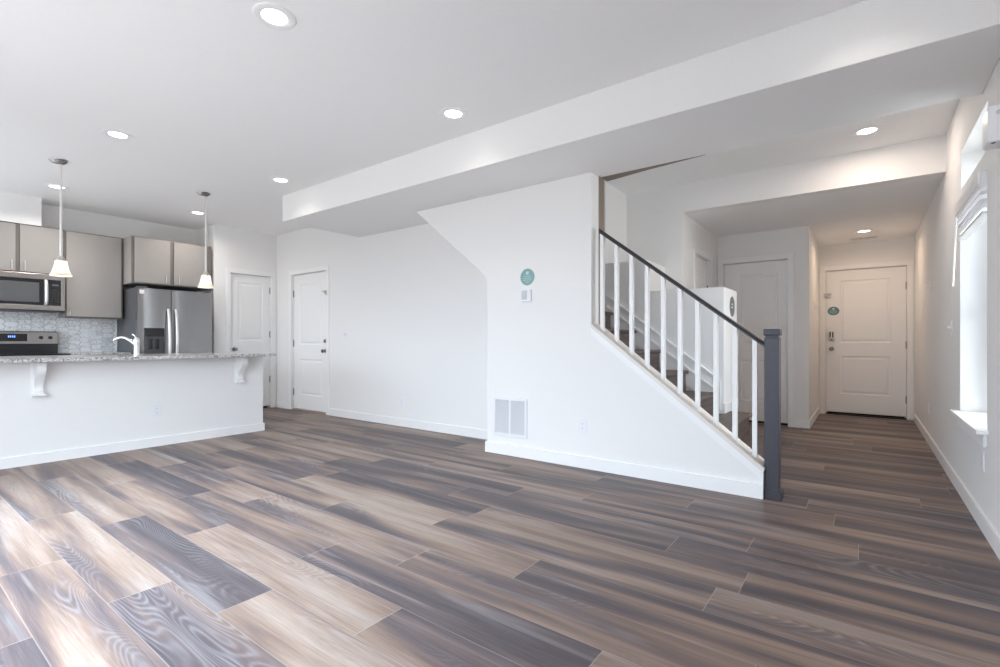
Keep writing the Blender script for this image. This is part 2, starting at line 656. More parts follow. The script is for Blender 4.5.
def struct(name, bm, mat, label, cat, smooth=False):
    return tag(obj(name, bm, mat, smooth=smooth), label, cat, kind='structure')


def copy_tree(o, parent=None):
    c = o.copy()
    COL.objects.link(c)
    c.parent = parent
    for ch in list(o.children):
        copy_tree(ch, c)
    return c


# ------------------------------------------------------------------ key planes
XR = 0.531            # right wall
YS, YSB = 3.65, 3.80  # stair wall front / back
YG = 4.10             # garage wall
YH = 5.38             # header / rear stair wall
YC = 6.93             # closet wall
YD = 8.48             # front door wall
XK = -8.12            # kitchen back wall
XP = -7.53            # pantry wall
YP = 3.16             # pantry side wall
XA = -1.57            # alcove wall
XHL = -0.54           # hall left wall
CH, CL = 2.74, 2.44   # ceilings
YB = -0.75            # wall behind the camera

# ------------------------------------------------------------------ floor: vinyl planks, one mesh
PW, Y0 = 0.2285, 0.163
ends_known = {10: -0.80, 11: -0.473, 12: -0.025, 8: -0.506, 14: -0.143, 1: -3.09, 2: -2.43, 3: -2.003, 4: -1.46, 5: -2.19, 6: -1.76,
              7: -1.25, 9: -1.9, 13: -0.9}
# (row, planks counted from the known end): tone 0 dark .. 1 pale, figure 0 plain .. 1 strong cathedral grain
plank_look = {(1, -1): (0.62, 0.5), (1, 0): (0.72, 0.45), (2, -1): (0.75, 0.9), (2, 0): (0.22, 1.0), (2, -2): (0.35, 0.4),
              (3, -2): (0.78, 0.7), (3, -1): (0.12, 0.9), (3, 0): (0.72, 0.9), (3, 1): (0.5, 0.5), (4, -1): (0.88, 1.0), (4, -2): (0.35, 0.3),
              (4, 0): (0.35, 0.3), (5, -1): (0.25, 0.2), (5, 0): (0.18, 0.2), (6, -1): (0.42, 0.7), (6, 0): (0.62, 0.2),
              (5, 1): (0.7, 0.4), (6, 1): (0.3, 0.2), (7, 0): (0.4, 0.3), (7, -1): (0.6, 0.3), (8, -1): (0.6, 0.6), (8, 0): (0.35, 0.8),
              (9, 0): (0.68, 0.3), (9, 1): (0.7, 0.2), (10, -1): (0.3, 0.2), (10, 0): (0.2, 0.2), (11, 0): (0.4, 0.8), (11, -1): (0.45, 0.3),
              (12, 0): (0.4, 0.2), (12, -1): (0.55, 0.3), (13, 0): (0.35, 0.2), (14, -1): (0.2, 0.2), (14, 0): (0.5, 0.2)}
bm = BM()
uvl = bm.loops.layers.uv.new('plank')
cl = bm.loops.layers.float_color.new('plank_random')
sl = bm.loops.layers.float_color.new('plank_size')
rows = range(int((YB-Y0)//PW), int((YD+0.3-Y0)//PW)+1)
rng = random.Random(21)
for r in rows:
    y0 = Y0+r*PW
    x = ends_known.get(r, rng.uniform(-1.5, 0))
    PL = 1.478
    k = math.floor((-8.3-x)/PL)
    x += k*PL
    while x < 0.7:
        ln = PL
        c = (rng.random(), rng.random(), rng.random()*0.6, 1)
        if r in ends_known:
            look = plank_look.get((r, round((x-ends_known[r])/PL)))
            if look:
                c = (c[0], look[0], look[1], 1)
        vs = [bm.verts.new(p) for p in ((x, y0, 0), (x+ln, y0, 0), (x+ln, y0+PW, 0), (x, y0+PW, 0))]
        f = bm.faces.new(vs)
        for lp, (uu, vv) in zip(f.loops, ((0, 0), (ln, 0), (ln, PW), (0, PW))):
            lp[uvl].uv = (uu, vv)
            lp[cl] = c
            lp[sl] = (ln/4.0, 0, 0, 1)
        x += ln
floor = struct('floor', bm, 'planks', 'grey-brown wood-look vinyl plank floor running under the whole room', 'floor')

bm = BM()
box(bm, -8.4, 0.9, YB-0.2, 8.9, CH, CH+0.12)
struct('ceiling', bm, 'ceiling', 'flat white main ceiling holding rows of recessed lights', 'ceiling')
bm = BM()
prism(bm, [(-5.42, 3.02), (XR, 3.02), (XR, 3.825), (-2.90, 3.825), (-2.90, YG), (-5.42, YG)], 'XY', CL, CH, 0.005)
struct('ceiling_soffit', bm, 'wall', 'long white dropped soffit crossing the room above the stair wall', 'soffit')
bm = BM()
box(bm, XA-0.02, XR, YH+0.12, YD, CL, CH)
struct('ceiling_hall', bm, 'ceiling', 'lower white ceiling of the entry hall in front of the front door', 'ceiling')
bm = BM()
box(bm, -7.79, XK, 0.2, 1.367, 2.41, CH)
struct('ceiling_bulkhead', bm, 'wall', 'white boxed bulkhead above the cabinet over the microwave', 'bulkhead')

# ------------------------------------------------------------------ walls
bm = BM()
wall_mesh(bm, 'Y', YB-0.12, YD+0.12, XR, XR+0.20, 0, CH,
          [(3.70, 4.63, 0.545, 1.99), (3.68, 4.60, 2.09, 2.35), ])
struct('wall_right', bm, 'wall', 'long white right-hand wall with the tall narrow window and transom', 'wall')
bm = BM()
wall_mesh(bm, 'X', XHL-0.12, XR, YD, YD+0.12, 0, CL, [(-0.455, 0.452, 0, 2.07)])
struct('wall_front', bm, 'wall', 'wall around the front door at the end of the hall', 'wall')
bm = BM()
box(bm, XHL-0.12, XHL, YC, YD, 0, CL)
wall_mesh(bm, 'X', XA, XHL-0.12, YC, YC+0.12, 0, CL, [(-1.50, -0.757, 0, 2.07)])
struct('wall_closet', bm, 'wall', 'white wall with the closet door, turning the corner into the entry hall', 'wall')
bm = BM()
wall_mesh(bm, 'Y', YH+0.12, YC, XA-0.12, XA, 0, CL, [(5.86, 6.52, 0, 2.07)])
struct('wall_alcove', bm, 'wall', 'side wall of the alcove behind the stairs with a narrow door', 'wall')
bm = BM()
wall_mesh(bm, 'X', -2.2, XR, YH, YH+0.12, 0, CH, [(XA, XR, 0, CL)])
box(bm, -2.32, -2.2, 4.80, YH+0.12, 0, CH)
box(bm, -5.2, -2.32, 4.80, 4.92, 0, CH)
struct('wall_stairwell', bm, 'wall', 'white wall behind the stairs with the header over the hall opening', 'wall')
bm = BM()
prism(bm, [(-2.198, 0), (-1.035, 0), (-1.035, 1.55), (-1.76, 1.55), (-1.76, 1.87), (-2.198, 1.87)], 'XZ', 4.80, YH-0.002)
struct('wall_knee', bm, 'wall', 'stepped half-height white knee wall on the far side of the stairs', 'half wall')
# stair wall with raking top
bm = BM()
prism(bm, [(-2.885, 0), (-0.553, 0), (-0.553, 0.19), (-1.795, 1.165), (-1.795, CL), (-3.858, CL), (-2.885, 1.655)], 'XZ', YS, YSB, 0.006)
prism(bm, [(-2.885, 1.655), (-3.858, CL), (-3.80, CL), (-2.885, 1.72)], 'XZ', YSB, YG)
box(bm, -2.885, -2.84, YSB, YG, 0, 1.70)
struct('wall_stair', bm, 'wall', 'white stair wall with the raking top under the handrail and slanted left end', 'wall')
bm = BM()
wall_mesh(bm, 'X', XP-0.12, -2.885, YG, YG+0.12, 0, CH, [(-7.08, -6.165, 0, 2.07)])
struct('wall_garage', bm, 'wall', 'plain white wall with the two-panel door, left of the stair wall', 'wall')
bm = BM()
wall_mesh(bm, 'Y', YP, YG, XP-0.12, XP, 0, CH, [(3.39, 4.01, 0, 2.07)])
box(bm, XK, XP-0.12, YP, YP+0.12, 0, CH)
struct('wall_pantry', bm, 'wall', 'white wall with the pantry door beside the refrigerator', 'wall')
bm = BM()
box(bm, XK-0.12, XK, YB, YP+0.12, 0, CH)
struct('wall_kitchen', bm, 'wall', 'kitchen wall behind the grey cabinets and appliances', 'wall')
bm = BM()
wall_mesh(bm, 'X', XK-0.12, XR+0.14, YB-0.12, YB, 0, CH, [(-4.40, -0.90, 0.05, 2.3), (-7.9, -5.9, 0.7, 2.3)])  # second opening is unseen, added to bring daylight into the kitchen
struct('wall_back', bm, 'wall', 'wall behind the camera with the patio door opening', 'wall')

# shade at the stair wall's end and opening head, built as taupe strips
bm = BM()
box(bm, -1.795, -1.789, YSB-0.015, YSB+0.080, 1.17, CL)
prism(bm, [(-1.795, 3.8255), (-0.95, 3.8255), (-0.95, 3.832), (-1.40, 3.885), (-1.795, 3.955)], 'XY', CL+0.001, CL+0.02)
struct('shade_strip', bm, 'taupe', 'taupe strip standing in for shade at the end of the stair wall above the top baluster', 'trim')
# raking cap board on the stair wall
sl_ = 0.7855
bm = BM()
prism(bm, [(-1.795, 1.165), (-0.553, 0.190), (-0.535, 0.190), (-0.535, 0.208), (-1.795, 1.197)], 'XZ', YS-0.018, YSB+0.02)
struct('trim_2', bm, 'cap', 'pale raking cap board on top of the stair wall under the balusters', 'trim')
bm = BM()
prism(bm, [(-1.795, 1.165), (-0.553, 0.190), (-0.553, 0.130), (-1.795, 1.105)], 'XZ', YS-0.010, YS)
box(bm, -0.553, -0.541, YS-0.010, YSB, 0, 0.19)
struct('trim_3', bm, 'trim', 'white raking trim below the cap with the end board at the newel post', 'trim')

# baseboards
BH, BT = 0.10, 0.014


def base(name, segs, label):
    b = BM()
    for (x0, y0, x1, y1) in segs:
        box(b, x0, x1, y0, y1, 0, BH-0.012)
        cx = 0.004
        dx, dy = abs(x1-x0), abs(y1-y0)
        # thinner top lip
        box(b, x0, x1, y0, y1, BH-0.012, BH, 0.003, 1)
    return struct(name, b, 'trim', label, 'baseboard')


base('baseboard_stair', [(-2.90, YS-BT, -0.541, YS), (-2.90, YS, -2.885, YG-BT)], 'white baseboard along the foot of the stair wall')
base('baseboard_garage', [(-6.095, YG-BT, -2.90, YG), (XP+BT, YG-BT, -7.15, YG)], 'white baseboard along the wall with the two-panel door')
base('baseboard_pantry', [(XP, YP, XP+BT, 3.32)], 'white baseboard stub left of the pantry door')
base('baseboard_right', [(XR-BT, YB, XR, YD)], 'white baseboard along the right-hand wall')
base('baseboard_hall', [(XHL, YC-BT, XHL+BT, YD), (-0.69, YC-BT, XHL, YC)], 'white baseboard around the corner by the closet door')
base('baseboard_alcove', [(XA, YH+0.12, XA+BT, 5.79)], 'white baseboard in the alcove behind the stairs')
b = BM()
box(b, -1.035, -1.035+BT, 4.80, YH, 0.387, 0.477, 0.003, 1)
struct('baseboard_knee', b, 'trim', 'short white baseboard on the end of the knee wall above the second step', 'baseboard')


# ------------------------------------------------------------------ doors
def door_leaf(w, h, t, panels):
    """front face (towards -y) with raised moulded panels; panels = (x0,x1,z0,z1)"""
    b = BM()
    X = sorted({0, w, *[p[0] for p in panels], *[p[1] for p in panels]})
    Z = sorted({0, h, *[p[2] for p in panels], *[p[3] for p in panels]})
    V = {}
    for i, x in enumerate(X):
        for j, z in enumerate(Z):
            V[i, j] = b.verts.new((x, 0, z))
    inset = []
    for i in range(len(X)-1):
        for j in range(len(Z)-1):
            f = b.faces.new((V[i, j], V[i+1, j], V[i+1, j+1], V[i, j+1]))
            cx, cz = (X[i]+X[i+1])/2, (Z[j]+Z[j+1])/2
            if any(p[0] < cx < p[1] and p[2] < cz < p[3] for p in panels):
                inset.append(f)
    for f in inset:
        f.normal_update()
    for f in inset:
        bmesh.ops.inset_region(b, faces=[f], thickness=0.010, depth=-0.009, use_even_offset=True)
        bmesh.ops.inset_region(b, faces=[f], thickness=0.016, depth=0.0, use_even_offset=True)
        bmesh.ops.inset_region(b, faces=[f], thickness=0.018, depth=0.006, use_even_offset=True)
    box(b, 0, w, 0.016, t, 0, h)
    # edges joining face and body
    box(b, 0, 0.002, 0.0, t, 0, h)
    box(b, w-0.002, w, 0.0, t, 0, h)
    box(b, 0, w, 0.0, t, h-0.002, h)
    box(b, 0, w, 0.0, t, 0, 0.002)
    return b


def knob_parts(d, x, z, y, mat='nickel'):
    b = BM()
    lathe(b, [(0.031, 0), (0.031, -0.006), (0.012, -0.010), (0.011, -0.034), (0.024, -0.042), (0.028, -0.054), (0.024, -0.064), (0.001, -0.067)], (x, y, z), 'Y', 28)
    obj('knob', b, 'dark_nickel', d, True, True, 'nickel door knob')


def hinges(d, x, zs, y, mat='dark_nickel'):
    for z in zs:
        b = BM()
        tube(b, [(x, y-0.006, z-0.05), (x, y-0.006, z+0.05)], 0.008, 12)
        tube(b, [(x, y-0.006, z-0.056), (x, y-0.006, z+0.056)], 0.005, 10)
        box(b, x-0.012, x+0.012, y-0.004, y+0.001, z-0.045, z+0.045)
        obj('hinge', b, mat, d, True, True)


def make_door(n, label, loc, rotz, w, h, zoff, hinge_right, panels, knob_z=0.92, deadbolt=None, keypad=False, guard=None,
              knob=True, casing_l=True, gap=0.0, recess=0.03, hz=None, door_color='trim', sill=None):
    d = thing('door_%d' % n, label, 'door', loc, kind='structure', rotz=rotz)
    lb = door_leaf(w-0.008, h-zoff, 0.04, [(p[0], p[1], p[2], p[3]) for p in panels])
    bmesh.ops.translate(lb, verts=lb.verts, vec=(0.004, recess, zoff))
    obj('door_leaf', lb, door_color, d, False, True)
    # casing + jamb
    cw, ct, hh = 0.065, 0.016, 2.07
    b = BM()
    if casing_l:
        box(b, -cw, 0.0, -ct, 0, 0, hh, 0.003, 2)
    box(b, w, w+cw, -ct, 0, 0, hh, 0.003, 2)
    box(b, -cw if casing_l else 0, w+cw, -ct, 0, hh, hh+cw, 0.003, 2)
    obj('casing', b, 'trim', d, False, True)
    b = BM()
    box(b, -0.0, 0.003, 0, 0.12, 0, hh)
    box(b, w-0.003, w, 0, 0.12, 0, hh)
    box(b, 0, w, 0, 0.12, h+0.002, hh)
    box(b, 0.003, 0.02, recess+0.045, 0.12, 0, h)
    box(b, w-0.02, w-0.003, recess+0.045, 0.12, 0, h)
    obj('jamb', b, 'trim', d, False, True)
    b = BM()
    box(b, 0.003, w-0.003, 0.09, 0.12, 0.0, h)
    obj('backing', b, 'black_matte', d, False, True)
    if sill:
        b = BM()
        box(b, 0.0, w, -0.002, 0.1, 0.0, 0.012, 0.003, 1)
        obj('threshold', b, sill, d, False, True)
    hx = w-0.002 if hinge_right else 0.002
    hinges(d, hx, (0.24, 1.03, 1.82) if hz is None else hz, recess)
    kx = 0.07 if hinge_right else w-0.07
    if knob:
        knob_parts(d, kx, knob_z, recess, 'nickel')
    if deadbolt:
        b = BM()
        lathe(b, [(0.030, 0), (0.030, -0.008), (0.025, -0.014), (0.024, -0.020), (0.001, -0.021)], (kx, recess, deadbolt), 'Y', 28)
        box(b, kx-0.006, kx+0.006, recess-0.034, recess-0.018, deadbolt-0.018, deadbolt+0.018, 0.003, 1)
        obj('deadbolt', b, 'dark_nickel', d, True, True, 'dark nickel deadbolt')
    if keypad:
        b = BM()
        box(b, kx-0.034, kx+0.034, recess-0.026, recess, 1.055, 1.195, 0.008, 3)
        k = obj('keypad_lock', b, 'nickel', d, True, True, 'nickel keypad lock with black face')
        b = BM()
        box(b, kx-0.024, kx-0.006, recess-0.030, recess-0.025, 1.105, 1.18, 0.003, 1)
        box(b, kx+0.006, kx+0.024, recess-0.030, recess-0.025, 1.105, 1.18, 0.003, 1)
        obj('key_panel', b, 'black', k, False, True)
        b = BM()
        lathe(b, [(0.014, recess-0.026), (0.014, recess-0.036), (0.001, recess-0.038)], (kx, 0, 1.075), 'Y', 20)
        obj('turn_knob', b, 'dark_nickel', k, True, True)
    if guard:
        gx = -0.01 if hinge_right else w+0.01
        s = 1 if hinge_right else -1
        b = BM()
        box(b, gx-0.014, gx+0.014, -0.024, -0.008, guard-0.05, guard+0.02, 0.003, 1)
        tube(b, [(gx, -0.030, guard), (gx+s*0.02, -0.036, guard+0.004), (gx+s*0.085, -0.030, guard+0.006)], 0.006, 10)
        box(b, gx+s*0.02, gx+s*0.075, -0.010, recess, guard-0.022, guard+0.022, 0.002, 1)
        obj('door_guard', b, 'nickel', d, True, True, 'flip latch at the top of the door')
    return d


make_door(1, 'front door of pale beige-white paint at the far end of the entry hall', (-0.455, YD, 0), 0, 0.907, 2.065, 0.035, True,
          [(0.17, 0.735, 0.30-0.035, 0.84-0.035), (0.17, 0.735, 1.03-0.035, 1.915-0.035)], 0.94, None, True, 1.72, hz=(0.265, 1.0, 1.80), sill='black_matte')
make_door(2, 'white two-panel door with deadbolt and knob left of the blank white wall', (-7.08, YG, 0), 0, 0.915, 2.065, 0.02, False,
          [(0.16, 0.755, 0.22, 0.76), (0.16, 0.755, 0.98, 1.89)], 0.91, 1.054, False, 1.76, hz=(0.27, 1.02, 1.78), sill='wood_sill')
make_door(3, 'white two-panel pantry door beside the refrigerator', (XP, 3.39, 0), PI/2, 0.62, 2.065, 0.03, True,
          [(0.125, 0.50, 0.22, 0.76), (0.125, 0.50, 1.03, 1.91)], 0.93, hz=(0.45, 1.16, 1.85))
make_door(4, 'white two-panel closet door behind the newel post', (-1.50, YC, 0), 0, 0.743, 2.065, 0.03, True,
          [(0.20, 0.62, 0.25, 0.78), (0.20, 0.62, 0.98, 1.88)], 0.93, knob=False, recess=0.06, hz=())
make_door(5, 'narrow white door seen edge-on behind the knee wall', (XA, 5.86, 0), PI/2, 0.66, 2.065, 0.02, True,
          [(0.125, 0.535, 0.22, 0.78), (0.125, 0.535, 0.98, 1.86)], 0.93, guard=None, hz=(0.3, 1.0, 1.70))

# ------------------------------------------------------------------ windows on the right wall


def make_window(n, label, y0, y1, z0, z1):
    w = thing('window_%d' % n, label, 'window', (XR+0.16, y0, z0), kind='structure')
    b = BM()
    fw = 0.045
    xa, xb = XR+0.15, XR+0.20
    box(b, xa, xb, y0, y0+fw, z0, z1, 0.004, 1)
    box(b, xa, xb, y1-fw, y1, z0, z1, 0.004, 1)
    box(b, xa, xb, y0+fw, y1-fw, z0, z0+fw, 0.004, 1)
    box(b, xa, xb, y0+fw, y1-fw, z1-fw, z1, 0.004, 1)
    if z1-z0 > 0.8:
        box(b, xa+0.006, xb, y0+fw, y1-fw, (z0+z1)/2-0.025, (z0+z1)/2+0.025, 0.004, 1)
    obj('window_frame', b, 'trim', w)
    b = BM()
    box(b, XR+0.172, XR+0.176, y0+fw-0.005, y1-fw+0.005, z0+fw-0.005, z1-fw+0.005)
    obj('window_pane', b, 'glass', w)
    return w


w1 = make_window(1, 'tall white-framed window with raised blind on the right wall', 3.70, 4.63, 0.545, 1.99)
make_window(2, 'small transom window above the tall window on the right wall', 3.68, 4.60, 2.09, 2.35)
b = BM()
box(b, 0.482, XR, 3.66, 4.68, 0.545, 0.567, 0.004, 2)
box(b, XR-0.004, XR+0.15, 3.705, 4.625, 0.546, 0.567)
box(b, XR-0.016, XR, 3.70, 4.64, 0.47, 0.545, 0.004, 1)
struct('trim_4', b, 'trim', 'white window sill and apron under the tall right-hand window', 'sill')

# raised faux-wood blind
bl = thing('window_blind', 'white slatted blind pulled up at the top of the tall right window', 'blind', (XR, 4.17, 1.9))
b = BM()
box(b, 0.497, 0.508, 3.715, 4.615, 1.905, 1.985, 0.004, 2)
box(b, 0.508, XR+0.06, 3.715, 3.726, 1.905, 1.985, 0.003, 1)
box(b, 0.508, XR, 4.604, 4.615, 1.905, 1.985, 0.003, 1)
obj('valance', b, 'trim', bl)
b = BM()
box(b, 0.515, XR+0.045, 3.735, 4.595, 1.94, 1.98, 0.003, 1)
obj('headrail', b, 'blind', bl)
zz = 1.925
rb = random.Random(3)
for i in range(7):
    b = BM()
    t = rb.uniform(-0.010, 0.008)
    dz = rb.uniform(-0.006, 0.006)
    prism(b, [(0.512+t, zz+dz), (0.535+t, zz+0.0035+dz), (0.560+t, zz+0.004+dz), (0.560+t, zz-0.001+dz), (0.535+t, zz-0.0015+dz), (0.512+t, zz-0.005+dz)],
          'XZ', 3.73, 4.60)
    obj('slat', b, 'blind', bl)
    zz -= 0.0225
b = BM()
box(b, 0.512, 0.562, 3.73, 4.60, zz-0.02, zz-0.004, 0.004, 2)
obj('bottom_rail', b, 'trim', bl)
b = BM()
tube(b, [(0.500, 4.54, 1.91), (0.500, 4.54, 1.88), (0.485, 4.555, 1.43)], 0.006, 8)
obj('tilt_wand', b, 'trim', bl, True)

# white box sensor near the camera
sx = thing('wall_sensor', 'small white box mounted high on the right wall beside the transom window', 'sensor', (XR, 3.27, 2.1))
b = BM()
box(b, 0.463, XR, 3.21, 3.345, 1.985, 2.155, 0.008, 3)
obj('housing', b, 'plate', sx, True)
b = BM()
lathe(b, [(0.0001, 1.9835), (0.008, 1.9835), (0.009, 1.9865), (0.0001, 1.9865)], (0.485, 3.232, 0), 'Z', 20)
obj('screw_hole', b, 'black_matte', sx, True)
b = BM()
lathe(b, [(0.0001, 3.207), (0.010, 3.207), (0.011, 3.211), (0.0001, 3.211)], (0.50, 0, 2.12), 'Y', 20)
obj('indicator', b, 'plate_grey', sx, True)


# ------------------------------------------------------------------ wall plates
def plate(name, label, cat, loc, rotz, kind, group=None, w=0.072, h=0.117):
    """local: plate on plane y=0 facing -y"""
    t = thing(name, label, cat, loc, group, rotz=rotz)
    b = BM()
    box(b, -w/2, w/2, -0.006, 0, -h/2, h/2, 0.0025, 2)
    obj('cover_plate', b, 'plate', t, False, True)
    if kind == 'outlet':
        for s in (-1, 1):
            b = BM()
            box(b, -0.017, 0.017, -0.0072, -0.005, s*0.0195-0.0145, s*0.0195+0.0145, 0.004, 2)
            r = obj('receptacle', b, 'plate', t, False, True)
            b = BM()
            for q in (-0.006, 0.006):
                box(b, q-0.001, q+0.001, -0.0076, -0.0070, s*0.0195-0.001, s*0.0195+0.007)
            box(b, -0.002, 0.002, -0.0076, -0.0070, s*0.0195-0.009, s*0.0195-0.005)
            obj('slots', b, 'slot', r, False, True)
    else:
        b = BM()
        box(b, -0.006, 0.006, -0.028, -0.005, -0.004, 0.014, 0.002, 1)
        obj('toggle', b, 'plate', t, False, True)
    return t


GO = 'white wall outlets'
plate('wall_outlet', 'white outlet on the front of the kitchen island', 'outlet', (-5.68, 1.848, 0.357), PI/2, 'outlet', GO)
plate('wall_outlet', 'white outlet low on the stair wall right of the return air grille', 'outlet', (-1.872, YS, 0.347), 0, 'outlet', GO)
plate('wall_outlet', 'faint white outlet low on the blank wall right of the two-panel door', 'outlet', (-4.582, YG, 0.299), 0, 'outlet', GO)
plate('wall_outlet', 'white outlet under the sill of the tall right window', 'outlet', (XR, 3.80, 0.385), -PI/2, 'outlet', GO)
plate('wall_outlet', 'white outlet low on the right wall near the front door', 'outlet', (XR, 6.69, 0.361), -PI/2, 'outlet', GO)
plate('wall_outlet', 'white outlet in the tiled backsplash left of the refrigerator', 'outlet', (XK+0.014, 1.912, 1.159), PI/2, 'outlet', GO)
GS = 'white light switches'
plate('light_switch', 'white light switch on the right wall beside the tall window', 'switch', (XR, 5.03, 1.151), -PI/2, 'switch', GS)
plate('light_switch', 'faint white light switch on the blank wall right of the two-panel door', 'switch', (-5.737, YG, 1.137), 0, 'switch', GS)
plate('light_switch', 'small grey-white switch plate high on the right wall near the front door', 'switch', (XR, 6.594, 1.60), -PI/2, 'switch', GS)
plate('light_switch', 'white switch plate on the left wall of the entry hall', 'switch', (XHL, 7.75, 1.52), PI/2, 'switch', GS)

# thermostat on the stair wall
t = thing('thermostat', 'small white thermostat with grey screen on the stair wall', 'thermostat', (-2.43, YS, 1.457))
b = BM()
box(b, -2.483, -2.377, YS-0.020, YS, 1.405, 1.512, 0.005, 2)
obj('housing', b, 'plate', t)
b = BM()
box(b, -2.473, -2.415, YS-0.0225, YS-0.019, 1.425, 1.503, 0.002, 1)
obj('screen', b, 'plate_grey', t)


def sticker(label, loc, rotz, r, rz, mat, group=None, motif=True):
    """local: disc on plane y=0 facing -y"""
    t = thing('round_sticker', label, 'sticker', loc, group, rotz=rotz)
    b = BM()
    lathe(b, [(0.0001, 0), (1, 0), (1, -0.0015), (0.0001, -0.0015)], (0, 0, 0), 'Y', 48)
    bmesh.ops.scale(b, vec=(r, 1, rz), verts=b.verts)
    obj('disc', b, mat, t, False, True)
    b = BM()
    # ring emblem with petals and lines of small print
    if motif:
        for k in range(8):
            a = 2*PI*k/8
            lathe(b, [(0.0001, -0.0014), (r*0.07, -0.0014), (r*0.07, -0.0022), (0.0001, -0.0022)],
                  (r*0.15*math.cos(a), 0, rz*0.48+rz*0.15*math.sin(a)), 'Y', 12)
        lathe(b, [(0.0001, -0.0014), (r*0.11, -0.0014), (r*0.11, -0.0022), (0.0001, -0.0022)], (0, 0, rz*0.48), 'Y', 16)
        for z, wd in ((0.10, 0.50), (-0.14, 0.66), (-0.36, 0.60), (-0.62, 0.22)):
            n = int(wd*14)
            for i in range(n):
                x = (-wd+2*wd*(i+0.5)/n)*r
                box(b, x-r*0.045, x+r*0.03, -0.0022, -0.0014, z*rz-rz*0.045, z*rz+rz*0.045)
    else:
        box(b, -r*0.25, r*0.25, -0.0022, -0.0014, rz*0.15, rz*0.3)
        box(b, -r*0.4, r*0.4, -0.0022, -0.0014, -rz*0.15, -rz*0.02)
    obj('printed_emblem', b, 'print_white', t, False, True)


sticker('round teal sticker with white emblem above the thermostat on the stair wall', (-2.424, YS, 1.627), 0, 0.075, 0.075, 'teal')
sticker('round blue-teal sticker on the front door above the keypad lock', (-0.362, YD+0.03, 1.487), 0, 0.070, 0.062, 'blue_teal')
sticker('grey round sticker on the end of the knee wall by the stairs', (-1.035, 5.155, 1.388), PI/2, 0.110, 0.098, 'grey_decal', motif=False)

# return air grille
t = thing('return_air_grille', 'white return air grille of two louvred panels low on the stair wall', 'vent', (-2.615, YS, 0.355))
gx0, gx1, gz0, gz1 = -2.808, -2.423, 0.172, 0.533
b = BM()
fw = 0.028
box(b, gx0, gx1, YS-0.010, YS, gz0, gz0+fw, 0.003, 1)
box(b, gx0, gx1, YS-0.010, YS, gz1-fw, gz1, 0.003, 1)
box(b, gx0, gx0+fw, YS-0.010, YS, gz0+fw, gz1-fw, 0.002, 1)
box(b, gx1-fw, gx1, YS-0.010, YS, gz0+fw, gz1-fw, 0.002, 1)
mx = (gx0+gx1)/2
box(b, mx-0.012, mx+0.012, YS-0.009, YS, gz0+fw, gz1-fw, 0.003, 1)
obj('frame', b, 'plate', t)
b = BM()
box(b, gx0+0.01, gx1-0.01, YS-0.002, YS-0.0005, gz0+0.01, gz1-0.01)
obj('backing', b, 'grille_back', t)
for (xa, xb) in ((gx0+fw, mx-0.012), (mx+0.012, gx1-fw)):
    b = BM()
    nl = 34
    for i in range(nl):
        z = gz0+fw+(gz1-gz0-2*fw)*(i+0.5)/nl
        prism(b, [(YS-0.0085, z-0.0042), (YS-0.0078, z-0.0046), (YS-0.002, z+0.0012), (YS-0.003, z+0.0016)], 'YZ', xa, xb)
    obj('louvres', b, 'plate', t)

# ------------------------------------------------------------------ staircase
RUN, RISE, X1 = 0.255, 0.1935, -0.575
st = thing('staircase', 'dark brown wooden staircase rising to the left behind the white balusters', 'stairs', (X1, 4.3, 0))
NST = 8
for k in range(1, NST+1):
    xn, z = X1-(k-1)*RUN, RISE*k
    yb = 4.785 if k > 2 else 5.02
    ya = YSB+0.022
    b = BM()
    # bull-nosed tread: profile extruded along Y
    x0 = xn-RUN-0.028
    r = 0.016
    prof = [(x0, z), (x0, z-0.03)]
    for i in range(7):
        a = -PI/2+PI*i/6
        prof.append((xn-r+r*math.cos(a), z-0.016+0.016*math.sin(a)))
    prism(b, prof, 'XZ', ya, 4.785)
    if k <= 2:
        xe = max(x0, -1.03)
        prism(b, [(xe, z), (xe, z-0.03)]+prof[2:], 'XZ', 4.785, yb)
    obj('tread', b, 'stair_wood', st, True)
    b = BM()
    box(b, xn-0.045, xn-0.028, ya, yb-(0.0 if k > 2 else 0.02), z-RISE, z-0.03)
    obj('riser', b, 'stair_wood', st)
    if k <= 2:
        b = BM()
        box(b, max(xn-RUN-0.03, -1.02), xn-0.03, yb-0.04, yb-0.021, 0 if k == 1 else RISE, z-0.03)
        obj('return_panel', b, 'stair_wood', st)
# skirt board on the knee wall
b = BM()


def skz(x):
    return 1.55+(-2.192-x)*0.752


xs0, xs1 = -2.19, -1.06
prism(b, [(xs0, skz(xs0)), (xs1, skz(xs1)), (xs1, 0.42), (-1.25, 0.55), (xs0, 1.25)], 'XZ', 4.787, 4.7995)
for dz in (0.0, -0.115):
    prism(b, [(xs0, skz(xs0)+dz), (xs1, skz(xs1)+dz), (xs1, skz(xs1)+dz-0.022), (xs0, skz(xs0)+dz-0.022)], 'XZ', 4.778, 4.789)
obj('skirt_board', b, 'trim', st)

